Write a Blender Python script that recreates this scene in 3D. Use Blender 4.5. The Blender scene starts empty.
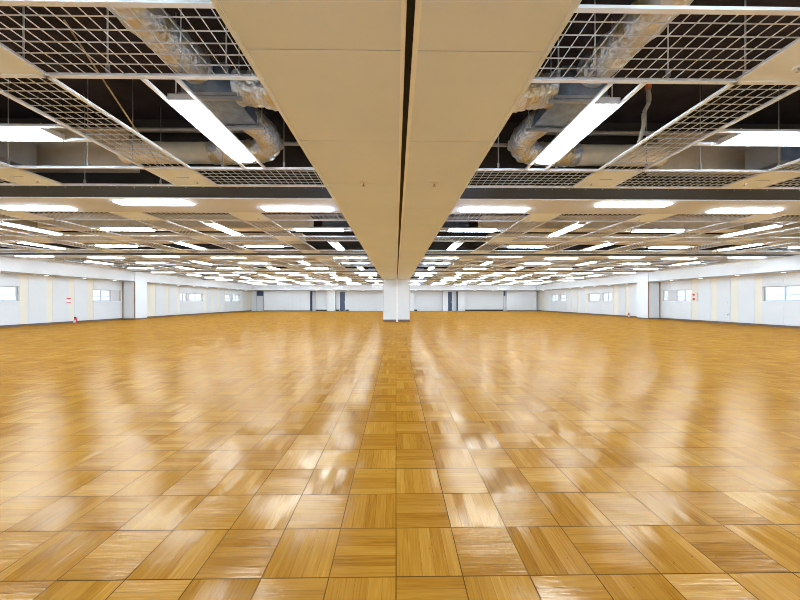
import bpy, bmesh, math, random
from mathutils import Vector, Matrix
random.seed(7)
PI = math.pi
S = bpy.context.scene
COL = S.collection
H = 1.11                 # camera height
ZG = H + 1.80            # ceiling grid plane (bottom of the tees)
ZS = 2.317               # low soffits
ZSLAB = 4.15             # structural slab above the open ceiling
XL, XR = -16.6, 16.4     # side walls
FL, FR = -15.88, 15.67     # side fascias
YB, YN = 35.9, -2.6      # far and near walls
YF = 34.5                # far fascia

# ------------------------------------------------------------------ materials
def nodes(name):
    m = bpy.data.materials.new(name); m.use_nodes = True
    nt = m.node_tree; nt.nodes.clear()
    out = nt.nodes.new('ShaderNodeOutputMaterial')
    return m, nt, out
def principled(nt, out, col=(.8,.8,.8), rough=.5, metal=0.0, spec=.5):
    b = nt.nodes.new('ShaderNodeBsdfPrincipled')
    b.inputs['Base Color'].default_value = (*col, 1)
    b.inputs['Roughness'].default_value = rough
    b.inputs['Metallic'].default_value = metal
    b.inputs['Specular IOR Level'].default_value = spec
    nt.links.new(b.outputs[0], out.inputs[0])
    return b
def noise_mat(name, col, rough=.5, metal=0.0, var=.06, scale=6.0, bump=0.0, bscale=60.0, spec=.4, stretch=(1,1,1)):
    m, nt, out = nodes(name)
    b = principled(nt, out, col, rough, metal, spec)
    tc = nt.nodes.new('ShaderNodeTexCoord')
    mp = nt.nodes.new('ShaderNodeMapping'); mp.inputs['Scale'].default_value = stretch
    nt.links.new(tc.outputs['Object'], mp.inputs[0])
    n = nt.nodes.new('ShaderNodeTexNoise'); n.inputs['Scale'].default_value = scale; n.inputs['Detail'].default_value = 4
    nt.links.new(mp.outputs[0], n.inputs['Vector'])
    r = nt.nodes.new('ShaderNodeValToRGB')
    r.color_ramp.elements[0].position = .3; r.color_ramp.elements[1].position = .7
    r.color_ramp.elements[0].color = (*[max(0, c*(1-var)) for c in col], 1)
    r.color_ramp.elements[1].color = (*[min(1, c*(1+var)) for c in col], 1)
    nt.links.new(n.outputs['Fac'], r.inputs[0]); nt.links.new(r.outputs[0], b.inputs['Base Color'])
    if bump:
        n2 = nt.nodes.new('ShaderNodeTexNoise'); n2.inputs['Scale'].default_value = bscale; n2.inputs['Detail'].default_value = 5
        nt.links.new(mp.outputs[0], n2.inputs['Vector'])
        bp = nt.nodes.new('ShaderNodeBump'); bp.inputs['Strength'].default_value = bump; bp.inputs['Distance'].default_value = .02
        nt.links.new(n2.outputs['Fac'], bp.inputs['Height']); nt.links.new(bp.outputs[0], b.inputs['Normal'])
    return m
def lamp_mat(name, col, strength):
    m, nt, out = nodes(name)
    e = nt.nodes.new('ShaderNodeEmission'); e.inputs[0].default_value = (*col, 1); e.inputs[1].default_value = strength
    nt.links.new(e.outputs[0], out.inputs[0])
    return m

M = {}
M['wall_white'] = noise_mat('white wall board', (.69,.72,.75), .45, var=.015, scale=1.5)
M['wall_cream'] = noise_mat('cream wall pilaster', (.77,.735,.65), .5, var=.02, scale=1.5)
M['wall_grey'] = noise_mat('pale grey wall', (.60,.61,.63), .55, var=.02, scale=1.5)
M['fascia'] = noise_mat('off white fascia', (.74,.77,.81), .6, var=.02, scale=1.0)
M['soffit'] = noise_mat('off white soffit board', (.79,.86,.97), .6, var=.025, scale=1.2)
M['panel'] = noise_mat('white ceiling panel', (.82,.89,.97), .6, var=.02, scale=3)
M['tee'] = noise_mat('white enamel tee', (.84,.89,.96), .4, var=.02)
M['rail'] = noise_mat('bright white track rail', (.93,.95,.97), .35, var=.01)
M['wire'] = noise_mat('cream enamel wire', (.80,.83,.88), .45, var=.02)
M['beam'] = noise_mat('tan ceiling board', (.65,.69,.80), .6, var=.03, scale=2)
M['plate'] = noise_mat('dark grey steel plate', (.038,.060,.120), .8, var=.05, scale=3)
M['screw'] = noise_mat('bright screw', (.7,.7,.7), .35, .6)
M['slab'] = noise_mat('slab darkened with plenum shade', (.046,.040,.052), .95, var=.25, scale=3, bump=.4, bscale=25, spec=.1)  # dimness of the unlit plenum is put into the slab's colour
M['concrete'] = noise_mat('brown concrete beam', (.07,.058,.05), .9, var=.15, scale=2, spec=.1)
M['insul'] = noise_mat('tan insulation wrap', (.62,.52,.38), .8, var=.10, scale=5, bump=.15, bscale=12)
M['cream_insul'] = noise_mat('cream insulation wrap', (.80,.72,.55), .8, var=.08, scale=5, bump=.15, bscale=12)
M['galv'] = noise_mat('galvanised sheet steel', (.27,.34,.45), .36, .75, var=.25, scale=9)
M['steel'] = noise_mat('grey steel rod', (.48,.50,.52), .4, .6, var=.1)
M['pipe'] = noise_mat('silver pipe', (.60,.56,.50), .4, .5, var=.12, scale=4)
M['yellow'] = noise_mat('yellowed brace rod', (.62,.50,.28), .5, .2, var=.1)
M['hose'] = noise_mat('ribbed beige conduit', (.45,.42,.33), .6, var=.15, scale=30)
M['orange'] = noise_mat('orange fitting', (.55,.13,.03), .5)
M['base'] = noise_mat('brown vinyl baseboard', (.14,.095,.075), .5, var=.08)
M['jamb'] = noise_mat('brown jamb', (.27,.16,.10), .5, var=.1)
M['alu'] = noise_mat('grey aluminium frame', (.46,.50,.56), .4, .5)
M['sill'] = noise_mat('white window frame', (.80,.82,.85), .4)
M['blue'] = noise_mat('dark blue grey door', (.055,.085,.15), .45, var=.06)
M['dark'] = noise_mat('near black recess', (.02,.018,.018), .6)
M['red'] = noise_mat('red enamel', (.62,.03,.04), .35)
M['white'] = noise_mat('white enamel', (.82,.82,.82), .4)
M['housing'] = noise_mat('white light housing', (.78,.79,.82), .4)
M['tube'] = lamp_mat('lit diffuser face', (.74,.88,1.0), 13.0)
M['tube_side'] = lamp_mat('lit diffuser flank', (.74,.88,1.0), 38.0)  # extra flank glow added to light the ceiling, stronger than the face
M['down'] = lamp_mat('lit downlight lens', (1.0,.98,.95), 6.0)

def foil_mat():
    m, nt, out = nodes('crumpled foil jacket')
    b = principled(nt, out, (.72,.68,.56), .33, .65)
    tc = nt.nodes.new('ShaderNodeTexCoord')
    n = nt.nodes.new('ShaderNodeTexNoise'); n.inputs['Scale'].default_value = 5; n.inputs['Detail'].default_value = 3
    nt.links.new(tc.outputs['Object'], n.inputs['Vector'])
    r = nt.nodes.new('ShaderNodeValToRGB')
    r.color_ramp.elements[0].position = .38; r.color_ramp.elements[0].color = (.72,.58,.33,1)
    r.color_ramp.elements[1].position = .6; r.color_ramp.elements[1].color = (.80,.84,.90,1)
    nt.links.new(n.outputs['Fac'], r.inputs[0]); nt.links.new(r.outputs[0], b.inputs['Base Color'])
    v = nt.nodes.new('ShaderNodeTexVoronoi'); v.inputs['Scale'].default_value = 26
    nt.links.new(tc.outputs['Object'], v.inputs['Vector'])
    bp = nt.nodes.new('ShaderNodeBump'); bp.inputs['Strength'].default_value = .7; bp.inputs['Distance'].default_value = .02
    nt.links.new(v.outputs['Distance'], bp.inputs['Height']); nt.links.new(bp.outputs[0], b.inputs['Normal'])
    return m
M['foil'] = foil_mat()

def glass_mat(name, frost):
    m, nt, out = nodes(name)
    t = nt.nodes.new('ShaderNodeBsdfTransparent'); t.inputs[0].default_value = (.93,.96,1,1)
    g = nt.nodes.new('ShaderNodeBsdfGlossy'); g.inputs['Roughness'].default_value = .05
    mx = nt.nodes.new('ShaderNodeMixShader'); mx.inputs[0].default_value = .07
    if frost:
        d = nt.nodes.new('ShaderNodeBsdfTranslucent'); d.inputs[0].default_value = (.9,.93,.96,1)
        m2 = nt.nodes.new('ShaderNodeMixShader'); m2.inputs[0].default_value = .45
        nt.links.new(t.outputs[0], m2.inputs[1]); nt.links.new(d.outputs[0], m2.inputs[2])
        nt.links.new(m2.outputs[0], mx.inputs[1])
    else:
        nt.links.new(t.outputs[0], mx.inputs[1])
    nt.links.new(g.outputs[0], mx.inputs[2]); nt.links.new(mx.outputs[0], out.inputs[0])
    return m
M['glass'] = glass_mat('window glass', False)
M['frost'] = glass_mat('frosted window glass', True)

TILE = .27
def floor_mat():
    m, nt, out = nodes('basket weave oak parquet')
    L = nt.links
    def ma(op, a, b=None, c=None):
        n = nt.nodes.new('ShaderNodeMath'); n.operation = op
        for i, v in enumerate((a, b, c)):
            if v is None: continue
            if isinstance(v, (int, float)): n.inputs[i].default_value = v
            else: L.new(v, n.inputs[i])
        return n.outputs[0]
    def comb(x, y, z):
        n = nt.nodes.new('ShaderNodeCombineXYZ')
        for i, v in enumerate((x, y, z)):
            if isinstance(v, (int, float)): n.inputs[i].default_value = v
            else: L.new(v, n.inputs[i])
        return n.outputs[0]
    def white(vec):
        n = nt.nodes.new('ShaderNodeTexWhiteNoise'); n.noise_dimensions = '3D'; L.new(vec, n.inputs['Vector']); return n
    def mixf(f, a, b): return ma('ADD', a, ma('MULTIPLY', f, ma('SUBTRACT', b, a)))
    tc = nt.nodes.new('ShaderNodeTexCoord')
    sp = nt.nodes.new('ShaderNodeSeparateXYZ'); L.new(tc.outputs['Object'], sp.inputs[0])
    u = ma('DIVIDE', sp.outputs[0], TILE)
    v = ma('SUBTRACT', ma('DIVIDE', sp.outputs[1], TILE), .64)
    iu, iv = ma('FLOOR', u), ma('FLOOR', v)
    fu, fv = ma('SUBTRACT', u, iu), ma('SUBTRACT', v, iv)
    par = ma('PINGPONG', ma('ADD', iu, iv), 1.0)            # 0 / 1 checker
    par = ma('ROUND', par)
    across = mixf(par, fu, fv)                                # across the boards
    along = mixf(par, fv, fu)
    nb = 5.0
    bd = ma('FLOOR', ma('MULTIPLY', across, nb))
    fb = ma('FRACT', ma('MULTIPLY', across, nb))
    wt = white(comb(iu, iv, 3.3)); wb = white(comb(iu, iv, ma('ADD', bd, 11.7)))
    # grain
    gv = comb(ma('MULTIPLY', along, 1.3), ma('MULTIPLY', across, 26.0), ma('ADD', ma('MULTIPLY', wb.outputs['Value'], 40.0), ma('MULTIPLY', wt.outputs['Value'], 90.0)))
    gn = nt.nodes.new('ShaderNodeTexNoise'); gn.inputs['Scale'].default_value = 1.0; gn.inputs['Detail'].default_value = 5; gn.inputs['Roughness'].default_value = .6
    gn.inputs['Distortion'].default_value = .6
    L.new(gv, gn.inputs['Vector'])
    ramp = nt.nodes.new('ShaderNodeValToRGB')
    e = ramp.color_ramp.elements
    e[0].position = .0; e[0].color = (.11,.038,.003,1)
    e[1].position = 1.0; e[1].color = (.50,.295,.060,1)
    a = e.new(.3); a.color = (.30,.126,.010,1)
    a = e.new(.65); a.color = (.41,.193,.021,1)
    tone = ma('ADD', ma('MULTIPLY', wb.outputs['Value'], .27), ma('ADD', ma('MULTIPLY', gn.outputs['Fac'], .85), ma('MULTIPLY', wt.outputs['Value'], .20)))
    tone = ma('SUBTRACT', tone, .18)
    L.new(tone, ramp.inputs[0])
    # seams between tiles and, fainter, between boards
    def edge(f, w): return ma('LESS_THAN', ma('MINIMUM', f, ma('SUBTRACT', 1.0, f)), w)
    seam = ma('MAXIMUM', edge(fu, .009), edge(fv, .009))
    bseam = ma('MULTIPLY', edge(fb, .022), .30)
    dk = ma('MAXIMUM', ma('MULTIPLY', seam, ma('ADD', .6, ma('MULTIPLY', wt.outputs['Value'], .4))), bseam)
    # knots / nail dots
    vo = nt.nodes.new('ShaderNodeTexVoronoi'); vo.inputs['Scale'].default_value = 14; L.new(tc.outputs['Object'], vo.inputs['Vector'])
    dot = ma('MULTIPLY', ma('LESS_THAN', vo.outputs['Distance'], .045), .6)
    dk = ma('MAXIMUM', dk, dot)
    mx = nt.nodes.new('ShaderNodeMix'); mx.data_type = 'RGBA'
    L.new(dk, mx.inputs['Factor']); L.new(ramp.outputs[0], mx.inputs['A']); mx.inputs['B'].default_value = (.05,.022,.006,1)
    b = nt.nodes.new('ShaderNodeBsdfDiffuse'); gl = nt.nodes.new('ShaderNodeBsdfGlossy'); gl.inputs['Color'].default_value = (1,.90,.73,1)
    L.new(mx.outputs['Result'], b.inputs['Color'])
    fr = nt.nodes.new('ShaderNodeFresnel'); fr.inputs['IOR'].default_value = 1.8
    ms = nt.nodes.new('ShaderNodeMixShader'); L.new(ma('MULTIPLY', ma('MINIMUM', fr.outputs[0], .088), ma('SUBTRACT', 1.0, ma('MULTIPLY', seam, .85))), ms.inputs[0])
    L.new(b.outputs[0], ms.inputs[1]); L.new(gl.outputs[0], ms.inputs[2]); L.new(ms.outputs[0], out.inputs[0])
    rg = ma('ADD', .115, ma('MULTIPLY', wb.outputs['Value'], .06))
    L.new(rg, gl.inputs['Roughness'])
    # every tile and board sits at a slightly different tilt; a soft ripple of the varnish
    ge = nt.nodes.new('ShaderNodeNewGeometry')
    def centred(o, k):
        n = nt.nodes.new('ShaderNodeVectorMath'); n.operation = 'SUBTRACT'; L.new(o, n.inputs[0]); n.inputs[1].default_value = (.5,.5,.5)
        q = nt.nodes.new('ShaderNodeVectorMath'); q.operation = 'SCALE'; L.new(n.outputs[0], q.inputs[0]); q.inputs['Scale'].default_value = k
        return q.outputs[0]
    def addv(p, q):
        n = nt.nodes.new('ShaderNodeVectorMath'); n.operation = 'ADD'; L.new(p, n.inputs[0]); L.new(q, n.inputs[1]); return n.outputs[0]
    nz = nt.nodes.new('ShaderNodeTexNoise'); nz.inputs['Scale'].default_value = 9; nz.inputs['Detail'].default_value = 2
    L.new(tc.outputs['Object'], nz.inputs['Vector'])
    nrm = addv(addv(ge.outputs['Normal'], centred(wt.outputs['Color'], .022)), addv(centred(wb.outputs['Color'], .030), centred(nz.outputs['Color'], .03)))
    no = nt.nodes.new('ShaderNodeVectorMath'); no.operation = 'NORMALIZE'; L.new(nrm, no.inputs[0])
    bp = nt.nodes.new('ShaderNodeBump'); bp.inputs['Strength'].default_value = .10; bp.inputs['Distance'].default_value = .01
    L.new(gn.outputs['Fac'], bp.inputs['Height']); L.new(no.outputs[0], bp.inputs['Normal'])
    L.new(bp.outputs[0], b.inputs['Normal']); L.new(bp.outputs[0], gl.inputs['Normal'])
    return m
M['floor'] = floor_mat()

# ------------------------------------------------------------------ mesh helpers
class MB:
    def __init__(s): s.bm = bmesh.new(); s.mi = 0
    def face(s, vs):
        f = s.bm.faces.new(vs); f.material_index = s.mi; return f
    def box(s, x0, x1, y0, y1, z0, z1):
        v = [s.bm.verts.new(p) for p in ((x0,y0,z0),(x1,y0,z0),(x1,y1,z0),(x0,y1,z0),(x0,y0,z1),(x1,y0,z1),(x1,y1,z1),(x0,y1,z1))]
        for q in ((0,3,2,1),(4,5,6,7),(0,1,5,4),(1,2,6,5),(2,3,7,6),(3,0,4,7)): s.face([v[i] for i in q])
        return s
    def prism(s, prof, y0, y1, close=True):                    # closed profile in x,z run along y
        a = [s.bm.verts.new((x, y0, z)) for x, z in prof]; b = [s.bm.verts.new((x, y1, z)) for x, z in prof]
        n = len(prof)
        for i in range(n): s.face([a[i], a[(i+1) % n], b[(i+1) % n], b[i]])
        if close: s.face(a[::-1]); s.face(b)
        return s
    def tube(s, pts, r, n=12, cap=True, ribs=None):
        pts = [Vector(p) for p in pts]; rings = []; N = len(pts)
        up = Vector((0,0,1))
        for i, p in enumerate(pts):
            d = (pts[min(i+1, N-1)] - pts[max(i-1, 0)]).normalized()
            u = up if abs(d.dot(up)) < .95 else Vector((1,0,0))
            a = d.cross(u).normalized(); b = d.cross(a).normalized()
            rr = r(i/(N-1)) if callable(r) else r
            rings.append([s.bm.verts.new(p + a*rr*math.cos(2*PI*k/n) + b*rr*math.sin(2*PI*k/n)) for k in range(n)])
        for i in range(N-1):
            for k in range(n):
                f = s.face([rings[i][k], rings[i][(k+1) % n], rings[i+1][(k+1) % n], rings[i+1][k]]); f.smooth = True
        if cap: s.face(rings[0][::-1]); s.face(rings[-1])
        return s
    def disc(s, c, r, z0, z1, n=20): return s.tube([(c[0],c[1],z0),(c[0],c[1],z1)], r, n)
    def lathe(s, c, prof, n=18):                               # prof: (r, z) from the bottom up
        rings = [[s.bm.verts.new((c[0]+r*math.cos(2*PI*k/n), c[1]+r*math.sin(2*PI*k/n), c[2]+z)) for k in range(n)] for r, z in prof]
        for i in range(len(rings)-1):
            for k in range(n):
                f = s.face([rings[i][k], rings[i][(k+1) % n], rings[i+1][(k+1) % n], rings[i+1][k]]); f.smooth = True
        s.face(rings[0][::-1]); s.face(rings[-1]); return s
    def flanks(s):
        s.bm.normal_update()
        for f in s.bm.faces:
            if abs(f.normal.z) < .6: f.material_index = 1
        return s
    def mesh(s, name, *mats):
        bmesh.ops.recalc_face_normals(s.bm, faces=s.bm.faces)
        me = bpy.data.meshes.new(name); s.bm.to_mesh(me); s.bm.free()
        for m in mats: me.materials.append(M[m])
        return me
    def build(s, name, mats, parent=None):
        if isinstance(mats, str): mats = (mats,)
        o = bpy.data.objects.new(name, s.mesh(name, *mats)); COL.objects.link(o)
        if parent: o.parent = parent
        return o
def tag(o, label, cat, group=None):
    o['label'] = label; o['category'] = cat
    if group: o['group'] = group
    return o
def empty(name, loc=(0,0,0), rz=0):
    o = bpy.data.objects.new(name, None); COL.objects.link(o); o.location = loc; o.rotation_euler = (0,0,rz)
    o.empty_display_size = .1
    return o
def struct(o, label=None):
    o['kind'] = 'structure'
    if label: o['label'] = label
    return o
def copy_tree(o, parent=None):
    c = o.copy(); COL.objects.link(c)
    if parent: c.parent = parent
    for ch in o.children: copy_tree(ch, c)
    return c
class Kit:                                                     # first call uses the original, later ones a copy
    def __init__(s, make): s.make, s.src = make, None
    def __call__(s, loc, rz=0):
        if s.src is None: o = s.src = s.make()
        else: o = copy_tree(s.src)
        o.location = loc; o.rotation_euler = (0,0,rz)
        return o
ORD = ['zeroth','first','second','third','fourth','fifth','sixth','seventh','eighth','ninth','tenth','eleventh','twelfth','thirteenth','fourteenth','fifteenth','sixteenth','seventeenth','eighteenth','nineteenth','twentieth']

# ------------------------------------------------------------------ camera
cam = bpy.data.cameras.new('camera'); co = bpy.data.objects.new('camera', cam); COL.objects.link(co)
cam.sensor_width = 36; cam.lens = 311/800*36; cam.shift_y = 1.3/800
cam.clip_start = .01; cam.clip_end = 200
co.location = (0, 0, H); co.rotation_euler = (PI/2, 0, -math.atan(4/311))
S.camera = co

# ------------------------------------------------------------------ layout of the ceiling
P0, PER = 4.90, 6.80
BEAMS = [P0 + PER*k for k in range(-1, 5)]                     # near edge of each dark plate
PLATE, BOARD, ST, BAY = .57, .87, .63, 1.74
STRIPS, ROWS = [], []
for p in BEAMS:
    a = p + PLATE + BOARD
    STRIPS.append((a, a+ST))
    if p < 30:
        ROWS.append((a+ST, a+ST+BAY)); STRIPS.append((a+ST+BAY, a+2*ST+BAY-.01))
        ROWS.append((a+2*ST+BAY-.01, a+2*ST+2*BAY-.01)); STRIPS.append((a+2*ST+2*BAY-.01, p+PER))
XC = [1.92 + 2.375*k for k in range(6)]; HB = .8825
XSTR = [(XC[k]+HB, XC[k]+2.375-HB) for k in range(6)]         # lengthwise strips

# ------------------------------------------------------------------ shell
struct(MB().box(XL-.2, XR+.2, YN-.2, YB+.2, -.15, 0).build('floor', 'floor'))
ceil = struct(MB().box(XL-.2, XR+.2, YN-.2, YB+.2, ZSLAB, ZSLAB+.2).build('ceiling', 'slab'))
b = MB()
for p in BEAMS: b.box(XL, XR, p+.35, p+1.15, ZG+.35, ZSLAB)
b.build('concrete_beam', 'concrete', ceil)

# tee grid with the rails that carry the lights
TW, TH = .034, .032
b = MB()
y_first, y_last = STRIPS[0][0], STRIPS[-1][1]
def tee_x(y, x0, x1): b.box(x0, x1, y-TW/2, y+TW/2, ZG, ZG+.006); b.box(x0, x1, y-.006, y+.006, ZG+.006, ZG+TH)
def tee_y(x, y0, y1): b.box(x-TW/2, x+TW/2, y0, y1, ZG, ZG+.006); b.box(x-.006, x+.006, y0, y1, ZG+.006, ZG+TH)
for sy in STRIPS:
    for y in sy:
        tee_x(y, FL, -.73); tee_x(y, .73, FR)
for s in (-1, 1):
    for (xa, xb) in XSTR:
        for x in (xa, xb):
            for i in range(len(BEAMS)):
                y0 = BEAMS[i]+PLATE+BOARD; y1 = BEAMS[i+1] if i+1 < len(BEAMS) else STRIPS[-1][1]
                tee_y(s*x, y0, y1)
    tee_y(s*(XC[0]-HB), STRIPS[0][0], STRIPS[-1][1])
def lengthwise(r, k): return (r + k) % 2 == 1                  # orientation of the light in row r, bay k
for r, (y0, y1) in enumerate(ROWS):
    for k in range(6):
        for s in (-1, 1):
            cx, cy = s*XC[k], (y0+y1)/2
            if lengthwise(r, k):
                for d in (-.137, .137): tee_y(cx+d, y0, y1)
            else:
                for d in (-.137, .137): tee_x(cy+d, cx-HB, cx+HB)
b.build('tee_grid', 'tee', ceil)

# solid panels: at the strip crossings, along the fascias and beside the central soffit
b = MB()
for (y0, y1) in STRIPS:
    for (xa, xb) in XSTR:
        for s in (-1, 1):
            x0, x1 = sorted((s*(xa+.018), s*(xb-.018)))
            b.box(x0, x1, y0+.018, y1-.018, ZG+.006, ZG+.018)
xe = XSTR[-1][1]
b.box(FL, -xe-.018, y_first, y_last, ZG+.007, ZG+.02); b.box(xe+.018, FR, y_first, y_last, ZG+.007, ZG+.02)
b.box(-(XC[0]-HB)+.018, -.73, y_first, y_last, ZG+.007, ZG+.02); b.box(.73, XC[0]-HB-.018, y_first, y_last, ZG+.007, ZG+.02)
b.box(FL, FR, y_last+.018, YF, ZG+.005, ZG+.02)
b.box(FL, FR, YN, BEAMS[0]-.02, ZG+.005, ZG+.02)
b.build('ceiling_panel', 'panel', ceil)

# crosswise beams at ceiling level: dark screwed plate, then a tan board with a bright lip
for i, p in enumerate(BEAMS):
    bo = MB()
    for x0, x1 in ((FL, -.73), (.73, FR)): bo.box(x0, x1, p+PLATE+.012, p+PLATE+BOARD-.018, ZG-.004, ZG+.05)
    bm_ = struct(bo.build('ceiling_beam', 'beam'))
    pl = MB()
    for x0, x1 in ((FL, -.73), (.73, FR)): pl.box(x0, x1, p+.018, p+PLATE-.012, ZG+.006, ZG+.02)
    if i < 3:
        pl.mi = 1
        for s in (-1, 1):
            x = .9
            while x < 15.9: pl.disc((s*x, p+.075), .006, ZG+.001, ZG+.007, 8); x += .27
    pl.build('cover_plate', ('plate', 'screw'), bm_)
    lp = MB()
    for x0, x1 in ((FL, -.73), (.73, FR)): lp.box(x0, x1, p+PLATE-.012, p+PLATE+.012, ZG-.012, ZG+.05)
    lp.build('edge_lip', 'tee', bm_)

# central soffit with the partition track
SW = .73
sof = struct(empty('ceiling_soffit', (0,0,0)))
Y_SEAM0, Y_SEAM = 1.497, .847
b = MB()
edges = [Y_SEAM0 + Y_SEAM*k for k in range(-5, 41)]
for i in range(len(edges)-1):
    y0, y1 = max(edges[i], YN), min(edges[i+1], YF)
    if y1 <= y0: continue
    for x0, x1 in ((-SW, .022), (.104, SW)): b.box(x0, x1, y0+.003, y1-.003, ZS, ZS+.02)
b.build('soffit_board', 'soffit', sof)
b = MB()
b.box(-SW+.01, -SW+.03, YN, YF, ZS+.02, ZG+.05); b.box(SW-.03, SW-.01, YN, YF, ZS+.02, ZG+.05)
b.box(-SW+.02, .03, YN, YF, ZS+.021, ZS+.03); b.box(.10, SW-.02, YN, YF, ZS+.021, ZS+.03)
b.build('soffit_cheek', 'soffit', sof)
YC0, YC1 = 16.9, 18.4
b = MB().box(-SW-.012, -SW+.012, YN, YF, ZS-.006, ZS+.03); b.build('corner_bead', 'soffit', sof)
b = MB().box(SW-.012, SW+.012, YN, YF, ZS-.006, ZS+.03); b.build('corner_bead', 'soffit', sof)
b = MB().box(.026, .100, YN, YC0, ZS+.055, ZS+.075); b.build('track_slot', 'dark', sof)
b = MB().prism(((.022,ZS-.014),(.042,ZS-.014),(.046,ZS+.06),(.022,ZS+.06)), YN, YC0); b.build('track_rail', 'rail', sof)
b = MB().prism(((.078,ZS-.014),(.104,ZS-.014),(.104,ZS+.06),(.082,ZS+.06)), YN, YC0); b.build('track_rail', 'rail', sof)

# side walls
ZW0, ZW1 = 1.115, 1.765
WIN = {'left': [(10.35,13.94),(17.25,18.98),(24.12,27.0),(30.41,33.31)],
       'right': [(10.2,13.73),(17.02,19.0),(23.41,26.36),(29.8,32.7)]}
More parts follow.
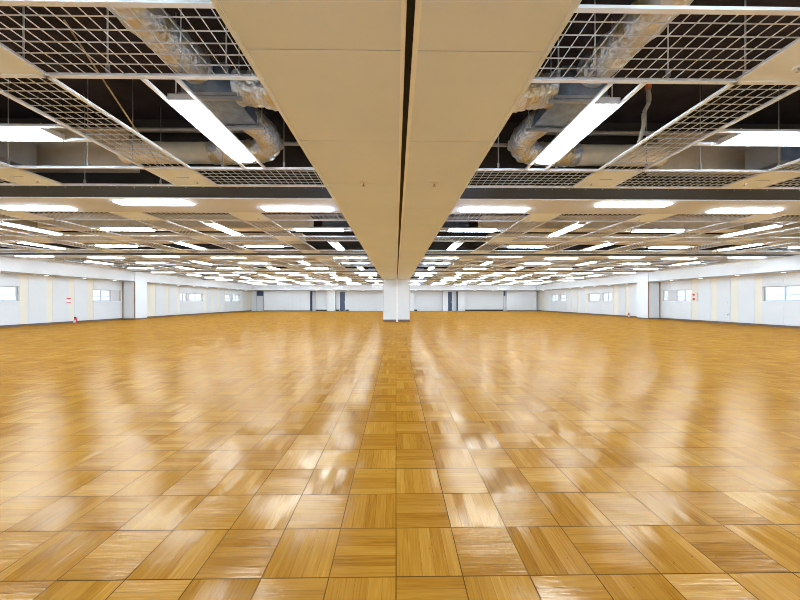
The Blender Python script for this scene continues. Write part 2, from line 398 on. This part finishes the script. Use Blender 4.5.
# white boards between the cream pilasters, in wall distance
BOARDS = {'left': [(-2.4,-.2),(.1,.85),(1.15,1.9),(2.2,2.95),(3.25,6.4),(6.7,7.45),(7.75,8.5),(8.8,9.55),(9.8,13.94),(14.24,14.97),(15.25,15.98),(16.25,16.92),(17.25,19.0),(21.7,22.66),(22.95,23.75),(24.02,27.05),(27.4,28.1),(28.4,29.1),(29.4,30.1),(30.3,33.4),(33.7,34.3)],
          'right': [(-2.4,-.2),(.1,.85),(1.15,1.9),(2.2,2.95),(3.25,6.4),(6.7,7.45),(7.75,8.5),(8.8,9.55),(9.8,13.73),(14.0,14.7),(15.02,15.68),(15.98,16.68),(17.02,19.0),(20.8,21.7),(22.0,22.7),(23.2,26.5),(26.8,27.6),(27.9,28.6),(28.9,29.5),(29.7,32.8),(33.1,34.0)]}
fx_ = {'left': FL, 'right': FR}
for side, xw, s in (('left', XL, -1), ('right', XR, 1)):
    xi, xo = xw, xw + s*.2
    x0, x1 = sorted((xi, xo))
    b = MB()
    b.box(x0, x1, YN-.2, YB+.2, 0, ZW0); b.box(x0, x1, YN-.2, YB+.2, ZW1, ZSLAB)
    ys = [YN-.2] + [y for w in WIN[side] for y in w] + [YB+.2]
    for i in range(0, len(ys), 2): b.box(x0, x1, ys[i], ys[i+1], ZW0, ZW1)
    wall = struct(b.build('wall_'+side, 'wall_cream'))
    b = MB()
    xa, xb = sorted((xi, xi - s*.016))
    for (y0, y1) in BOARDS[side]:
        w = [q for q in WIN[side] if q[0] >= y0-.01 and q[1] <= y1+.2]
        if w:
            w = w[0]
            n = max(1, round((y1-y0)/.72)); d = (y1-y0)/n
            for k in range(n):
                a, c = y0+d*k+.002, y0+d*(k+1)-.002
                b.box(xa, xb, a, c, .1, ZW0); b.box(xa, xb, a, c, ZW1, ZS)
                if a < w[0]-.005: b.box(xa, xb, a, min(w[0], c), ZW0, ZW1)
                if c > w[1]+.005: b.box(xa, xb, max(w[1], a), c, ZW0, ZW1)
        else: b.box(xa, xb, y0, y1, .1, ZS)
    b.build('wall_board', 'wall_white', wall)
    xa, xb = sorted((xi, xi - s*.03))
    struct(MB().box(xa, xb, YN, YB, 0, .095).build('baseboard_'+side, 'base'))
    # fascia and the low soffit behind it
    fx = FL if side == 'left' else FR
    xa, xb = sorted((fx, fx + s*.03))
    b = MB().box(xa, xb, YN, YF, ZS, ZSLAB-.02)
    xa, xb = sorted((fx, xi)); b.box(xa, xb, YN, YB, ZS, ZS+.02)
    struct(b.build('trim_1' if side == 'left' else 'trim_2', 'fascia'))
    # column standing in the side wall, with brown corner strips
    cx = fx_[side] - s*.035
    xa, xb = sorted((xi, cx))
    cl = struct(MB().box(xa, xb, 19.1, 20.0, 0, ZG+.0).build('column_'+side, 'wall_white'))
    b = MB()
    for q in (xi - s*.03, cx + s*.02): b.box(q-.022, q+.022, 19.08, 19.11, .06, ZS)
    b.build('corner_strip', 'jamb', cl)
    b = MB(); a_, b_ = sorted((xi, cx - s*.012)); b.box(a_, b_, 19.085, 20.015, 0, .075); b.build('column_base', 'base', cl)
    b = MB(); a_, b_ = sorted((xi-s*.10, cx + s*.09)); b.box(a_, b_, 19.085, 19.1, .09, ZS-.03); b.build('door_leaf', 'wall_white', cl)
    # windows
    for i, (y0, y1) in enumerate(WIN[side]):
        w = struct(empty('window_%d' % (i+1 if side == 'left' else i+5), (xi + s*.1, (y0+y1)/2, ZW0)))
        def part(mb, nm, mt, par=w):
            o = mb.build(nm, mt); o.data.transform(Matrix.Translation(-Vector(w.location))); o.parent = par; return o
        xg = xi + s*.12
        f = MB(); T = .035
        fa, fb = xg-.03, xg+.03
        f.box(fa, fb, y0, y1, ZW0, ZW0+T); f.box(fa, fb, y0, y1, ZW1-T, ZW1); f.box(fa, fb, y0, y0+T, ZW0, ZW1); f.box(fa, fb, y1-T, y1, ZW0, ZW1)
        part(f, 'window_frame', 'alu')
        # middle pier between the two lights
        if i == 0: ym = (y0+y1)/2, (y0+y1)/2+.3
        elif i == 1: ym = (18.38,18.9) if side == 'left' else (18.05,18.6)
        elif i == 2: ym = (24.95,25.26) if side == 'left' else (24.5,24.9)
        else: ym = (31.5,31.88) if side == 'left' else (30.9,31.28)
        xa, xb = sorted((xi + s*.02, xi + s*.16))
        part(MB().box(xa, xb, ym[0], ym[1], ZW0, ZW1), 'window_pier', 'wall_grey')
        xa, xb = sorted((xi - s*.03, xi + s*.12))
        part(MB().box(xa, xb, y0-.02, y1+.02, ZW0-.02, ZW0+.004), 'window_sill', 'sill')
        for (a, c) in ((y0+T, ym[0]), (ym[1], y1-T)):
            if c-a < .06: continue
            zm = ZW0 + .27
            part(MB().box(xg-.004, xg+.004, a, c, ZW0+T, zm), 'lower_pane', 'frost')
            part(MB().box(xg-.004, xg+.004, a, c, zm, ZW1-T), 'upper_pane', 'glass')
            g = MB(); g.box(xg-.018, xg+.018, a, c, zm-.012, zm+.012)
            if c-a > .7: g.box(xg-.022, xg+.022, (a+c)/2-.018, (a+c)/2+.018, ZW0+T, ZW1-T)
            part(g, 'glazing_bar', 'alu')

# far wall: plain ends, recessed doors between white pilasters
b = MB().box(XL-.2, XR+.2, YB, YB+.2, 0, ZSLAB)
wf = struct(b.build('wall_far', 'wall_white'))
YA = 35.3
b = MB()
def proud(x0, x1, z1=ZS): b.box(x0, x1, YA, YB, 0, z1)
XS = 35.3/35.9
for x0, x1 in ((-15.15,-9.9),(-7.94,-7.02),(-1.95,2.06),(5.44,6.0),(7.17,7.99),(12.87,16.3)): proud(x0*XS, x1*XS)
b.build('pilaster', 'wall_white', wf)
b = MB()
for x in [-14.3+.87*i for i in range(5)] + [13.6, 14.6, 15.5]: b.box(x-.006, x+.006, YA-.004, YA, .1, ZS)
b.build('board_seam', 'wall_grey', wf)
struct(MB().box(-15.15*XS, -9.9*XS, YA-.02, YA, 0, .09).build('baseboard_far', 'base'))
struct(MB().box(12.9*XS, 16.3*XS, YA-.02, YA, 0, .09).build('baseboard_far.001', 'base'))
b = MB()
for x0, x1 in ((-9.3,-7.98),(-7.0,-6.47),(-5.85,-5.45),(2.1,2.45),(5.3,5.43),(8.0,12.85)): b.box(x0, x1, YB-.03, YB, 0, .16)
struct(b.build('baseboard_recess', 'dark'))
struct(MB().box(FL, FR, YF, YF+.03, ZS, ZSLAB-.02).box(FL, FR, YF, YB, ZS, ZS+.02).build('trim_3', 'fascia'))
DO = [(-6.45,-5.87,2.2),(6.01,6.48,2.2)]
for i, (x0, x1, z1) in enumerate(DO):
    d = struct(MB().box(x0, x1, YB-.06, YB-.005, 0, z1).build('door_%d' % (i+1), 'blue'))
    MB().box(x0-.05, x0, YB-.09, YB-.005, 0, z1+.05).box(x1, x1+.05, YB-.09, YB-.005, 0, z1+.05).box(x0, x1, YB-.09, YB-.005, z1, z1+.05).build('door_frame', 'sill', d)
    MB().box(x1-.1, x1-.06, YB-.10, YB-.06, .95, 1.1).build('door_handle', 'steel', d)
# narrow dark jambs, and a grey strip painted as the open recess's shade
struct(MB().box(-9.72, -9.62, YA, YB-.01, 0, 2.25).build('trim_4', 'plate'))
struct(MB().box(-9.6, -9.25, YB-.04, YB-.005, 0, 2.25).build('trim_recess_shade', 'wall_grey'))
struct(MB().box(7.0, 7.05, YA-.0, YB-.01, 0, 2.25).build('trim_6', 'plate'))
# corner doors with a dark transom light
for i, (x0, x1) in enumerate(((-15.95,-15.2),(12.45,12.84))):
    d = struct(MB().box(x0, x1, YB-.06, YB-.005, 0, 1.72).build('door_%d' % (i+3), 'wall_white'))
    MB().box(x0, x1, YB-.06, YB-.005, 1.74, 2.28).build('transom', 'blue', d)
    MB().box(x0-.04, x0, YB-.09, YB-.005, 0, 2.3).box(x1, x1+.03, YB-.09, YB-.005, 0, 2.3).box(x0, x1, YB-.085, YB-.005, 1.72, 1.74).build('door_frame', 'alu', d)
# near wall behind the viewpoint
struct(MB().box(XL-.2, XR+.2, YN-.2, YN, 0, ZSLAB).build('wall_near', 'wall_white'))

# central column with the partition strip and brown base
cw = .735
cl = struct(MB().box(-cw+.04, cw+.04-.03, YC0, YC1, 0, ZS+.01).build('column_central', 'wall_white'))
MB().box(-cw+.028, cw+.022, YC0-.012, YC1+.012, 0, .12).build('column_base', 'base', cl)
MB().box(-cw+.03, -cw+.075, YC0-.006, YC0+.01, .12, ZS).build('edge_strip', 'wall_grey', cl)
MB().box(cw-.035, cw+.02, YC0-.006, YC0+.01, .12, ZS).build('edge_strip', 'wall_grey', cl)
MB().box(-.005, .118, YC0-.045, YC0, 0, ZS).build('partition_strip', 'white', cl)

# ------------------------------------------------------------------ lights
def make_bay_light():
    t = empty('ceiling_light')
    L = 1.18
    MB().prism(((-.118,.008),(-.118,.0),(-.112,.0),(-.092,.044),(.092,.044),(.112,.0),(.118,.0),(.118,.008),(.098,.052),(-.098,.052)), -L/2, L/2).build('housing', 'housing', t)
    MB().prism(((-.100,.006),(-.098,-.022),(-.092,-.027),(-.05,-.030),(.05,-.030),(.092,-.027),(.098,-.022),(.100,.006)), -L/2+.004, L/2-.004).flanks().build('diffuser', ('tube','tube_side'), t)
    for s in (-1, 1):
        y0, y1 = sorted((s*L/2, s*(L/2+.012)))
        MB().box(-.118, .118, y0, y1, -.010, .052).build('end_cap', 'housing', t)
    return t
def make_beam_light():
    t = empty('ceiling_strip_light')
    L = 1.30
    MB().box(-L/2, L/2, -.12, .12, -.008, 0).build('housing', 'housing', t)
    d = MB()
    d.prism(((-.112,-.008),(-.110,-.022),(-.10,-.027),(-.05,-.029),(.05,-.029),(.10,-.027),(.110,-.022),(.112,-.008)), -L/2+.01, L/2-.01)
    o = d.build('diffuser', 'tube', t); o.data.transform(Matrix.Rotation(PI/2, 4, 'Z'))
    return t
bay_kit, beam_kit = Kit(make_bay_light), Kit(make_beam_light)
SIDE = {-1: 'left', 1: 'right'}
for r, (y0, y1) in enumerate(ROWS):
    for k in range(6):
        for s in (-1, 1):
            lw = lengthwise(r, k)
            o = bay_kit((s*XC[k], (y0+y1)/2, ZG), 0 if lw else PI/2)
            tag(o, '%s fluorescent light %s of the central soffit, %s bay out, %s bay row ahead' % ('lengthwise' if lw else 'crosswise', SIDE[s], ORD[k+1], ORD[r]) if r else
                '%s fluorescent light %s of the central soffit, %s bay out, overhead row' % ('lengthwise' if lw else 'crosswise', SIDE[s], ORD[k+1]), 'ceiling light', 'fluorescent lights in the open ceiling bays')
for i, p in enumerate(BEAMS):
    for k in range(6):
        for s in (-1, 1):
            o = beam_kit((s*(1.91+2.48*k), p+PLATE+(.23 if k % 2 else .58), ZG-.004))
            tag(o, 'lit strip light under the %s tan crossbeam, %s of the central soffit, %s one out' % (ORD[i] if i else 'overhead', SIDE[s], ORD[k+1]), 'ceiling light', 'strip lights under the crossbeams')

# downlights in the low soffits
def make_downlight():
    t = empty('downlight')
    MB().lathe((0,0,0), ((.045,-.002),(.075,-.006),(.08,0)), 20).build('trim_ring', 'white', t)
    MB().disc((0,0), .06, -.010, -.003, 20).build('lens', 'down', t)
    return t
dk = Kit(make_downlight)
n = 0
for side, s, x in (('left',-1,-16.22),('right',1,16.02)):
    for j, y in enumerate([3.9+1.75*i for i in range(18)]):
        o = dk((x, y + (.25 if s < 0 else 0), ZS))
        tag(o, 'small round downlight in the low soffit along the %s wall, %s from near end' % (side, ORD[j+1]), 'downlight', 'downlights along the low soffits')
for j, x in enumerate((-8.9,-7.15,-5.4,-3.7,2.2,4.3,8.9,10.9)):
    o = dk((x, 34.9, ZS))
    tag(o, 'small round downlight before the far wall, %s counted from the left' % ORD[j+1], 'downlight', 'downlights before the far wall')

# ------------------------------------------------------------------ wire mesh panels
def wire_mesh(name, w, l):
    b = MB(); z = ZG*0+.020
    nx, ny = max(2, round(w/.1)), max(2, round(l/.1))
    for i in range(nx+1):
        x = -w/2 + w*i/nx; b.box(x-.0019, x+.0019, -l/2, l/2, z, z+.008)
    for i in range(ny+1):
        y = -l/2 + l*i/ny; b.box(-w/2, w/2, y-.0019, y+.0019, z+.003, z+.011)
    return b.build(name, 'wire')
long_kit = Kit(lambda: wire_mesh('ceiling_mesh_panel', XSTR[0][1]-XSTR[0][0]-.02, BAY-.02))
cross_kit = Kit(lambda: wire_mesh('ceiling_mesh_panel', 2*HB-.02, ST-.02))
for r, (y0, y1) in enumerate(ROWS):
    for k, (xa, xb) in enumerate(XSTR):
        for s in (-1, 1):
            if r == 0: continue
            o = long_kit((s*(xa+xb)/2, (y0+y1)/2, ZG))
            tag(o, 'lengthwise wire mesh panel %s of the soffit, %s mesh strip out, %s bay row ahead' % (SIDE[s], ORD[k+1], ORD[r]), 'mesh panel', 'wire mesh ceiling panels')
for r, (y0, y1) in enumerate(STRIPS):
    for k in range(6):
        for s in (-1, 1):
            if r < 1 or (r == 2 and k == 1 and s < 0): continue
            o = cross_kit((s*XC[k], (y0+y1)/2, ZG))
            tag(o, 'crosswise wire mesh panel %s of the soffit, %s bay out, %s cross strip ahead' % (SIDE[s], ORD[k+1], ORD[r]), 'mesh panel', 'wire mesh ceiling panels')

# ------------------------------------------------------------------ services above the open ceiling
def cz(c): return H + c
def spline(pts, n=10):
    P = [Vector(p) for p in pts]; P = [P[0]*2-P[1]] + P + [P[-1]*2-P[-2]]; out = []
    for i in range(1, len(P)-2):
        for j in range(n):
            t = j/n; a, b_, c, d = P[i-1], P[i], P[i+1], P[i+2]
            out.append(.5*((2*b_)+(c-a)*t+(2*a-5*b_+4*c-d)*t*t+(3*b_-a-3*c+d)*t**3))
    out.append(P[-2]); return out
def flex(pts, r, par, n=9, mat='foil', wrinkle=.05, name='flexible_hose'):
    pp = spline(pts, n)
    b = MB().tube(pp, lambda t: r*(1 + wrinkle*math.sin(t*len(pp)*2.1) + wrinkle*.6*math.sin(t*len(pp)*.9+1)), 20)
    return b.build(name, mat, par)
for s in (-1, 1):
    sd = SIDE[s]
    def X(*pts): return [(s*x, y, cz(c)) for x, y, c in pts]
    bx, by, bz = s*1.99, 3.58, cz(2.17)
    def XR_(*pts): return [(s*x-bx, y-by, cz(c)-bz) for x, y, c in pts]
    t = tag(empty('ceiling_duct_run', (bx, by, bz)), 'steel duct box with foil wrapped hoses hung above the near lengthwise light, %s of soffit' % sd, 'duct')
    MB().prism(((-.28,0),(.28,0),(.28,.10),(.20,.36),(-.20,.36),(-.28,.10)), -.27, .27).build('box_body', 'galv', t)
    for yy in (-.27, .27): MB().box(-.30,.30,yy-.015,yy+.015,.0,.03).build('flange', 'steel', t)
    for yy in (-.27, .29):
        MB().box(-.36,.36,yy-.015,yy+.015,-.04,-.01).build('hanger_bar', 'steel', t)
        for q in (-.33,.33): MB().tube([(q,yy,-.05),(q,yy,ZSLAB-bz)], .006, 8).build('drop_rod', 'steel', t)
    flex(XR_((2.22,.6,2.42),(2.20,1.6,2.42),(2.16,2.4,2.42),(2.12,3.0,2.44),(2.10,3.30,2.46)), .17, t)
    flex(XR_((1.72,3.42,2.33),(1.50,3.42,2.31),(1.25,3.46,2.29),(.95,3.5,2.29),(.5,3.5,2.29)), .165, t)
    flex(XR_((1.92,3.86,2.33),(1.84,4.12,2.33),(1.80,4.42,2.31),(1.95,4.68,2.28),(2.35,4.78,2.27),(2.8,4.80,2.27)), .165, t)
    flex(XR_((2.8,4.80,2.27),(3.3,4.80,2.27),(3.9,4.80,2.27),(4.15,4.8,2.27)), .155, t, 4, 'cream_insul', .01, 'wrapped_pipe')
    t = tag(MB().box(*sorted((s*4.25, s*9.2)), 5.0, 5.22, cz(2.13), cz(2.70)).build('ceiling_duct', 'insul'), 'tan insulated duct crosswise above the first crossbeam, %s of soffit' % sd, 'duct')
    t = tag(empty('ceiling_duct_branch', (s*6.3, 4.55, cz(2.0))), 'galvanised duct branch above the second near bay, %s of soffit' % sd, 'duct')
    MB().box(-.85,.85,-.2,.2,0,.34).build('duct_body', 'galv', t)
    for q in (-.86,.86): MB().box(q-.01,q+.01,-.22,.22,-.02,.36).build('flange', 'steel', t)
    tag(MB().tube(X((2.4,4.95,2.70),(9.5,4.95,2.70)), .036, 10).build('ceiling_pipe', 'pipe'), 'silver pipe crosswise high above the near bays, %s of soffit' % sd, 'pipe')
    t = tag(MB().lathe((s*1.74, 4.62, cz(2.33)), ((.03,-.09),(.075,-.05),(.085,0),(.07,.06),(.03,.09)), 14).build('ceiling_valve', 'cream_insul'), 'cream wrapped pipe valve beside the soffit edge, %s side' % sd, 'valve')
    MB().tube([(s*1.70,4.62,cz(2.33)),(s*.6,4.62,cz(2.33))], .028, 10).build('pipe_stub', 'pipe', t)
    # insulated ducts crossing over the later rows
    for q in range(4):
        y = 8.45 + PER*q
        tag(MB().box(*sorted((s*2.35, s*9.6)), y, y+.45, cz(1.99), cz(2.34)).build('ceiling_duct', 'cream_insul'), 'cream insulated duct crosswise beyond the %s crossbeam, %s of soffit' % (ORD[q+1], sd), 'duct')
        tag(MB().box(*sorted((s*1.15, s*1.98)), y-.05, y+.4, cz(1.98), cz(2.36)).build('ceiling_duct_end', 'galv'), 'galvanised duct end beyond the %s crossbeam, beside the soffit, %s side' % (ORD[q+1], sd), 'duct')
        tag(MB().box(*sorted((s*10.4, s*15.4)), y+.3, y+.7, cz(2.0), cz(2.35)).build('ceiling_duct', 'insul'), 'tan insulated duct near the %s wall beyond the %s crossbeam' % (sd, ORD[q+1]), 'duct')
        tag(MB().box(*sorted((s*3.2, s*14.5)), y+2.2, y+2.6, cz(2.03), cz(2.33)).build('ceiling_duct', 'cream_insul'), 'long cream insulated duct before the %s crossbeam, %s of soffit' % (ORD[q+2], sd), 'duct')
# hanger rods
for j, (x, y) in enumerate([(-2.96,2.51),(-2.30,2.51),(-1.72,2.51),(-1.36,2.51),(-4.3,2.51),(-4.15,4.24),(-5.2,4.24),(-3.55,4.24),(-1.52,4.24),(-2.35,4.24),
                            (2.86,2.51),(2.22,2.51),(1.62,2.51),(1.32,2.51),(3.45,2.51),(4.2,4.24),(5.3,4.24),(3.45,4.24),(1.4,4.24),(2.2,4.24),
                            (-4.84,4.90),(-3.67,4.90)]):
    t = empty('hanger_rod', (x, y, ZG+.03))
    near = 'near' if y < 3 else ('second' if y < 4.5 else 'third')
    MB().tube([(0,0,0),(0,0,ZSLAB-ZG-.03)], .006, 8).build('rod', 'steel', t)
    MB().box(-.012,.012,-.010,.010,0,.06).build('clip', 'alu', t)
    rk = sorted([abs(q[0]) for q in [(-2.96,2.51),(-2.30,2.51),(-1.72,2.51),(-1.36,2.51),(-4.3,2.51),(-4.15,4.24),(-5.2,4.24),(-3.55,4.24),(-1.52,4.24),(-2.35,4.24),(2.86,2.51),(2.22,2.51),(1.62,2.51),(1.32,2.51),(3.45,2.51),(4.2,4.24),(5.3,4.24),(3.45,4.24),(1.4,4.24),(2.2,4.24),(-4.84,4.9),(-3.67,4.9)] if q[1] == y and q[0]*x > 0]).index(abs(x))+1
    tag(t, 'thin steel hanger rod on the %s crosswise tee, %s from soffit on the %s' % (near, ORD[rk], 'left' if x < 0 else 'right'), 'rod', 'hanger rods above the ceiling grid')
tag(MB().tube([(-3.16,3.0,cz(2.68)),(-3.22,4.26,cz(1.86))], .009, 8).build('hanging_brace_rod', 'yellow'), 'yellowed slanting brace rod crossing the open bay, left of the near light', 'rod')
t = tag(empty('ceiling_conduit', (2.9,3.6,cz(1.86))), 'beige conduit with an orange top hanging right of the near lengthwise light', 'conduit')
MB().tube(spline([(-.02,.05,.02),(.01,.02,.2),(.0,0,.34),(.06,0,.48),(.05,0,.62)],6), .022, 10).build('hose', 'hose', t)
MB().tube([(.05,0,.62),(.05,0,.70)], .032, 10).build('fitting', 'orange', t)

# sprinkler heads and slots on the solid panels
def make_sprinkler():
    t = empty('ceiling_sprinkler')
    MB().lathe((0,0,0), ((.030,-.008),(.036,-.004),(.036,0)), 16).build('cup', 'white', t)
    MB().lathe((0,0,-.035), ((.016,0),(.018,.003),(.006,.006),(.008,.03)), 12).build('deflector', 'steel', t)
    return t
spk = Kit(make_sprinkler)
mid = [(a+b_)/2 for a, b_ in XSTR]
for s in (-1, 1):
    for r, nm in ((1, 'nearest'), (2, 'second'), (3, 'third')):
        y0, y1 = STRIPS[r]
        for k in range(2):
            if r == 1 and k == 1: continue
            o = spk((s*(mid[k]-.12 if r > 1 else mid[k]), y0+.45, ZG+.006))
            tag(o, 'small sprinkler head on the %s %s crossing panel, %s of soffit' % (nm, 'inner' if k == 0 else 'outer', SIDE[s]), 'sprinkler', 'sprinkler heads on the crossing panels')
    o = spk((s*.36 + .03, 3.17, ZS))
    tag(o, 'small sprinkler head in the central soffit board, %s of the track' % SIDE[s], 'sprinkler', 'sprinkler heads in the central soffit')
    for k in range(2):
        x = s*mid[k]
        t = MB().box(x-.09, x+.09, 4.56, 4.575, ZG-.001, ZG+.007).build('ceiling_latch', 'steel')
        tag(t, 'narrow slot latch on the %s crossing panel, %s of the soffit' % ('inner' if k == 0 else 'outer', SIDE[s]), 'latch', 'slot latches on ceiling panels')

# ------------------------------------------------------------------ things along the walls
def extinguisher(loc, label):
    t = tag(empty('fire_extinguisher', loc), label, 'fire extinguisher'); t.scale = (.66,.66,.60)
    MB().lathe((0,0,0), ((.07,0),(.085,.02),(.085,.36),(.06,.43),(.025,.45)), 18).build('cylinder', 'red', t)
    MB().box(-.07,.07,-.10,-.05,.04,.30).build('label_plate', 'white', t)
    MB().box(-.012,.012,-.09,.03,.45,.53).build('handle', 'dark', t)
    MB().tube(spline([(0,.03,.48),(.1,.03,.44),(.115,.02,.25),(.10,.02,.08)],6), .012, 8).build('hose', 'dark', t)
extinguisher((-16.30, 16.02, 0), 'red fire extinguisher on the floor by the left wall')
extinguisher((16.12, 21.35, 0), 'red fire extinguisher on the floor by the right wall beyond the column')
t = tag(MB().box(-16.582,-16.575,15.86,16.06,1.02,1.28).build('wall_sign', 'white'), 'small white sign with red bars on the left wall above extinguisher', 'sign')
MB().box(-16.574,-16.571,15.86,16.06,1.22,1.28).box(-16.574,-16.571,15.86,16.06,1.02,1.06).build('red_bar', 'red', t)
t = tag(empty('alarm_box', (16.37, 16.85, 1.14)), 'beige fire alarm box with red lamp and button on the right wall', 'alarm box')
MB().box(-.05,.03,-.17,.17,0,.42).build('box', 'wall_cream', t)
o = MB().tube([(-.05,-.02,.33),(-.085,-.02,.33)], .05, 18).build('lamp', 'red', t)
o = MB().tube([(-.05,-.02,.09),(-.07,-.02,.09)], .065, 18).build('button', 'red', t)
for x, y, z, lb in ((16.375,15.2,.98,'small white switch on the right wall boards, upper'),(16.375,15.14,.38,'small dark floor outlet low on the right wall boards'),(-16.575,24.0,.9,'small white switch on the left wall beyond the column')):
    s = 1 if x > 0 else -1
    t = tag(empty('wall_switch', (x,y,z)), lb, 'switch')
    MB().box(-.012,.012,-.035,.035,0,.12).build('plate', 'white', t)
    MB().box(*sorted((-s*.012,-s*.018)),-.012,.012,.035,.085).build('rocker', 'dark' if 'dark' in lb else 'white', t)

# ------------------------------------------------------------------ daylight outside and view settings
w = bpy.data.worlds.new('daylight'); S.world = w; w.use_nodes = True
bg = w.node_tree.nodes['Background']; bg.inputs[0].default_value = (.88,.94,1,1); bg.inputs[1].default_value = .60
S.view_settings.view_transform = 'Standard'; S.view_settings.look = 'None'
S.view_settings.gamma = 1; S.view_settings.use_curve_mapping = False
S.view_settings.exposure = 1.40
c = S.cycles
c.max_bounces = 10; c.diffuse_bounces = 6; c.glossy_bounces = 4; c.transparent_max_bounces = 12
c.caustics_reflective = True; c.blur_glossy = .6; c.caustics_refractive = False
c.sample_clamp_indirect = 6
c.use_denoising = True
c.filter_width = .9
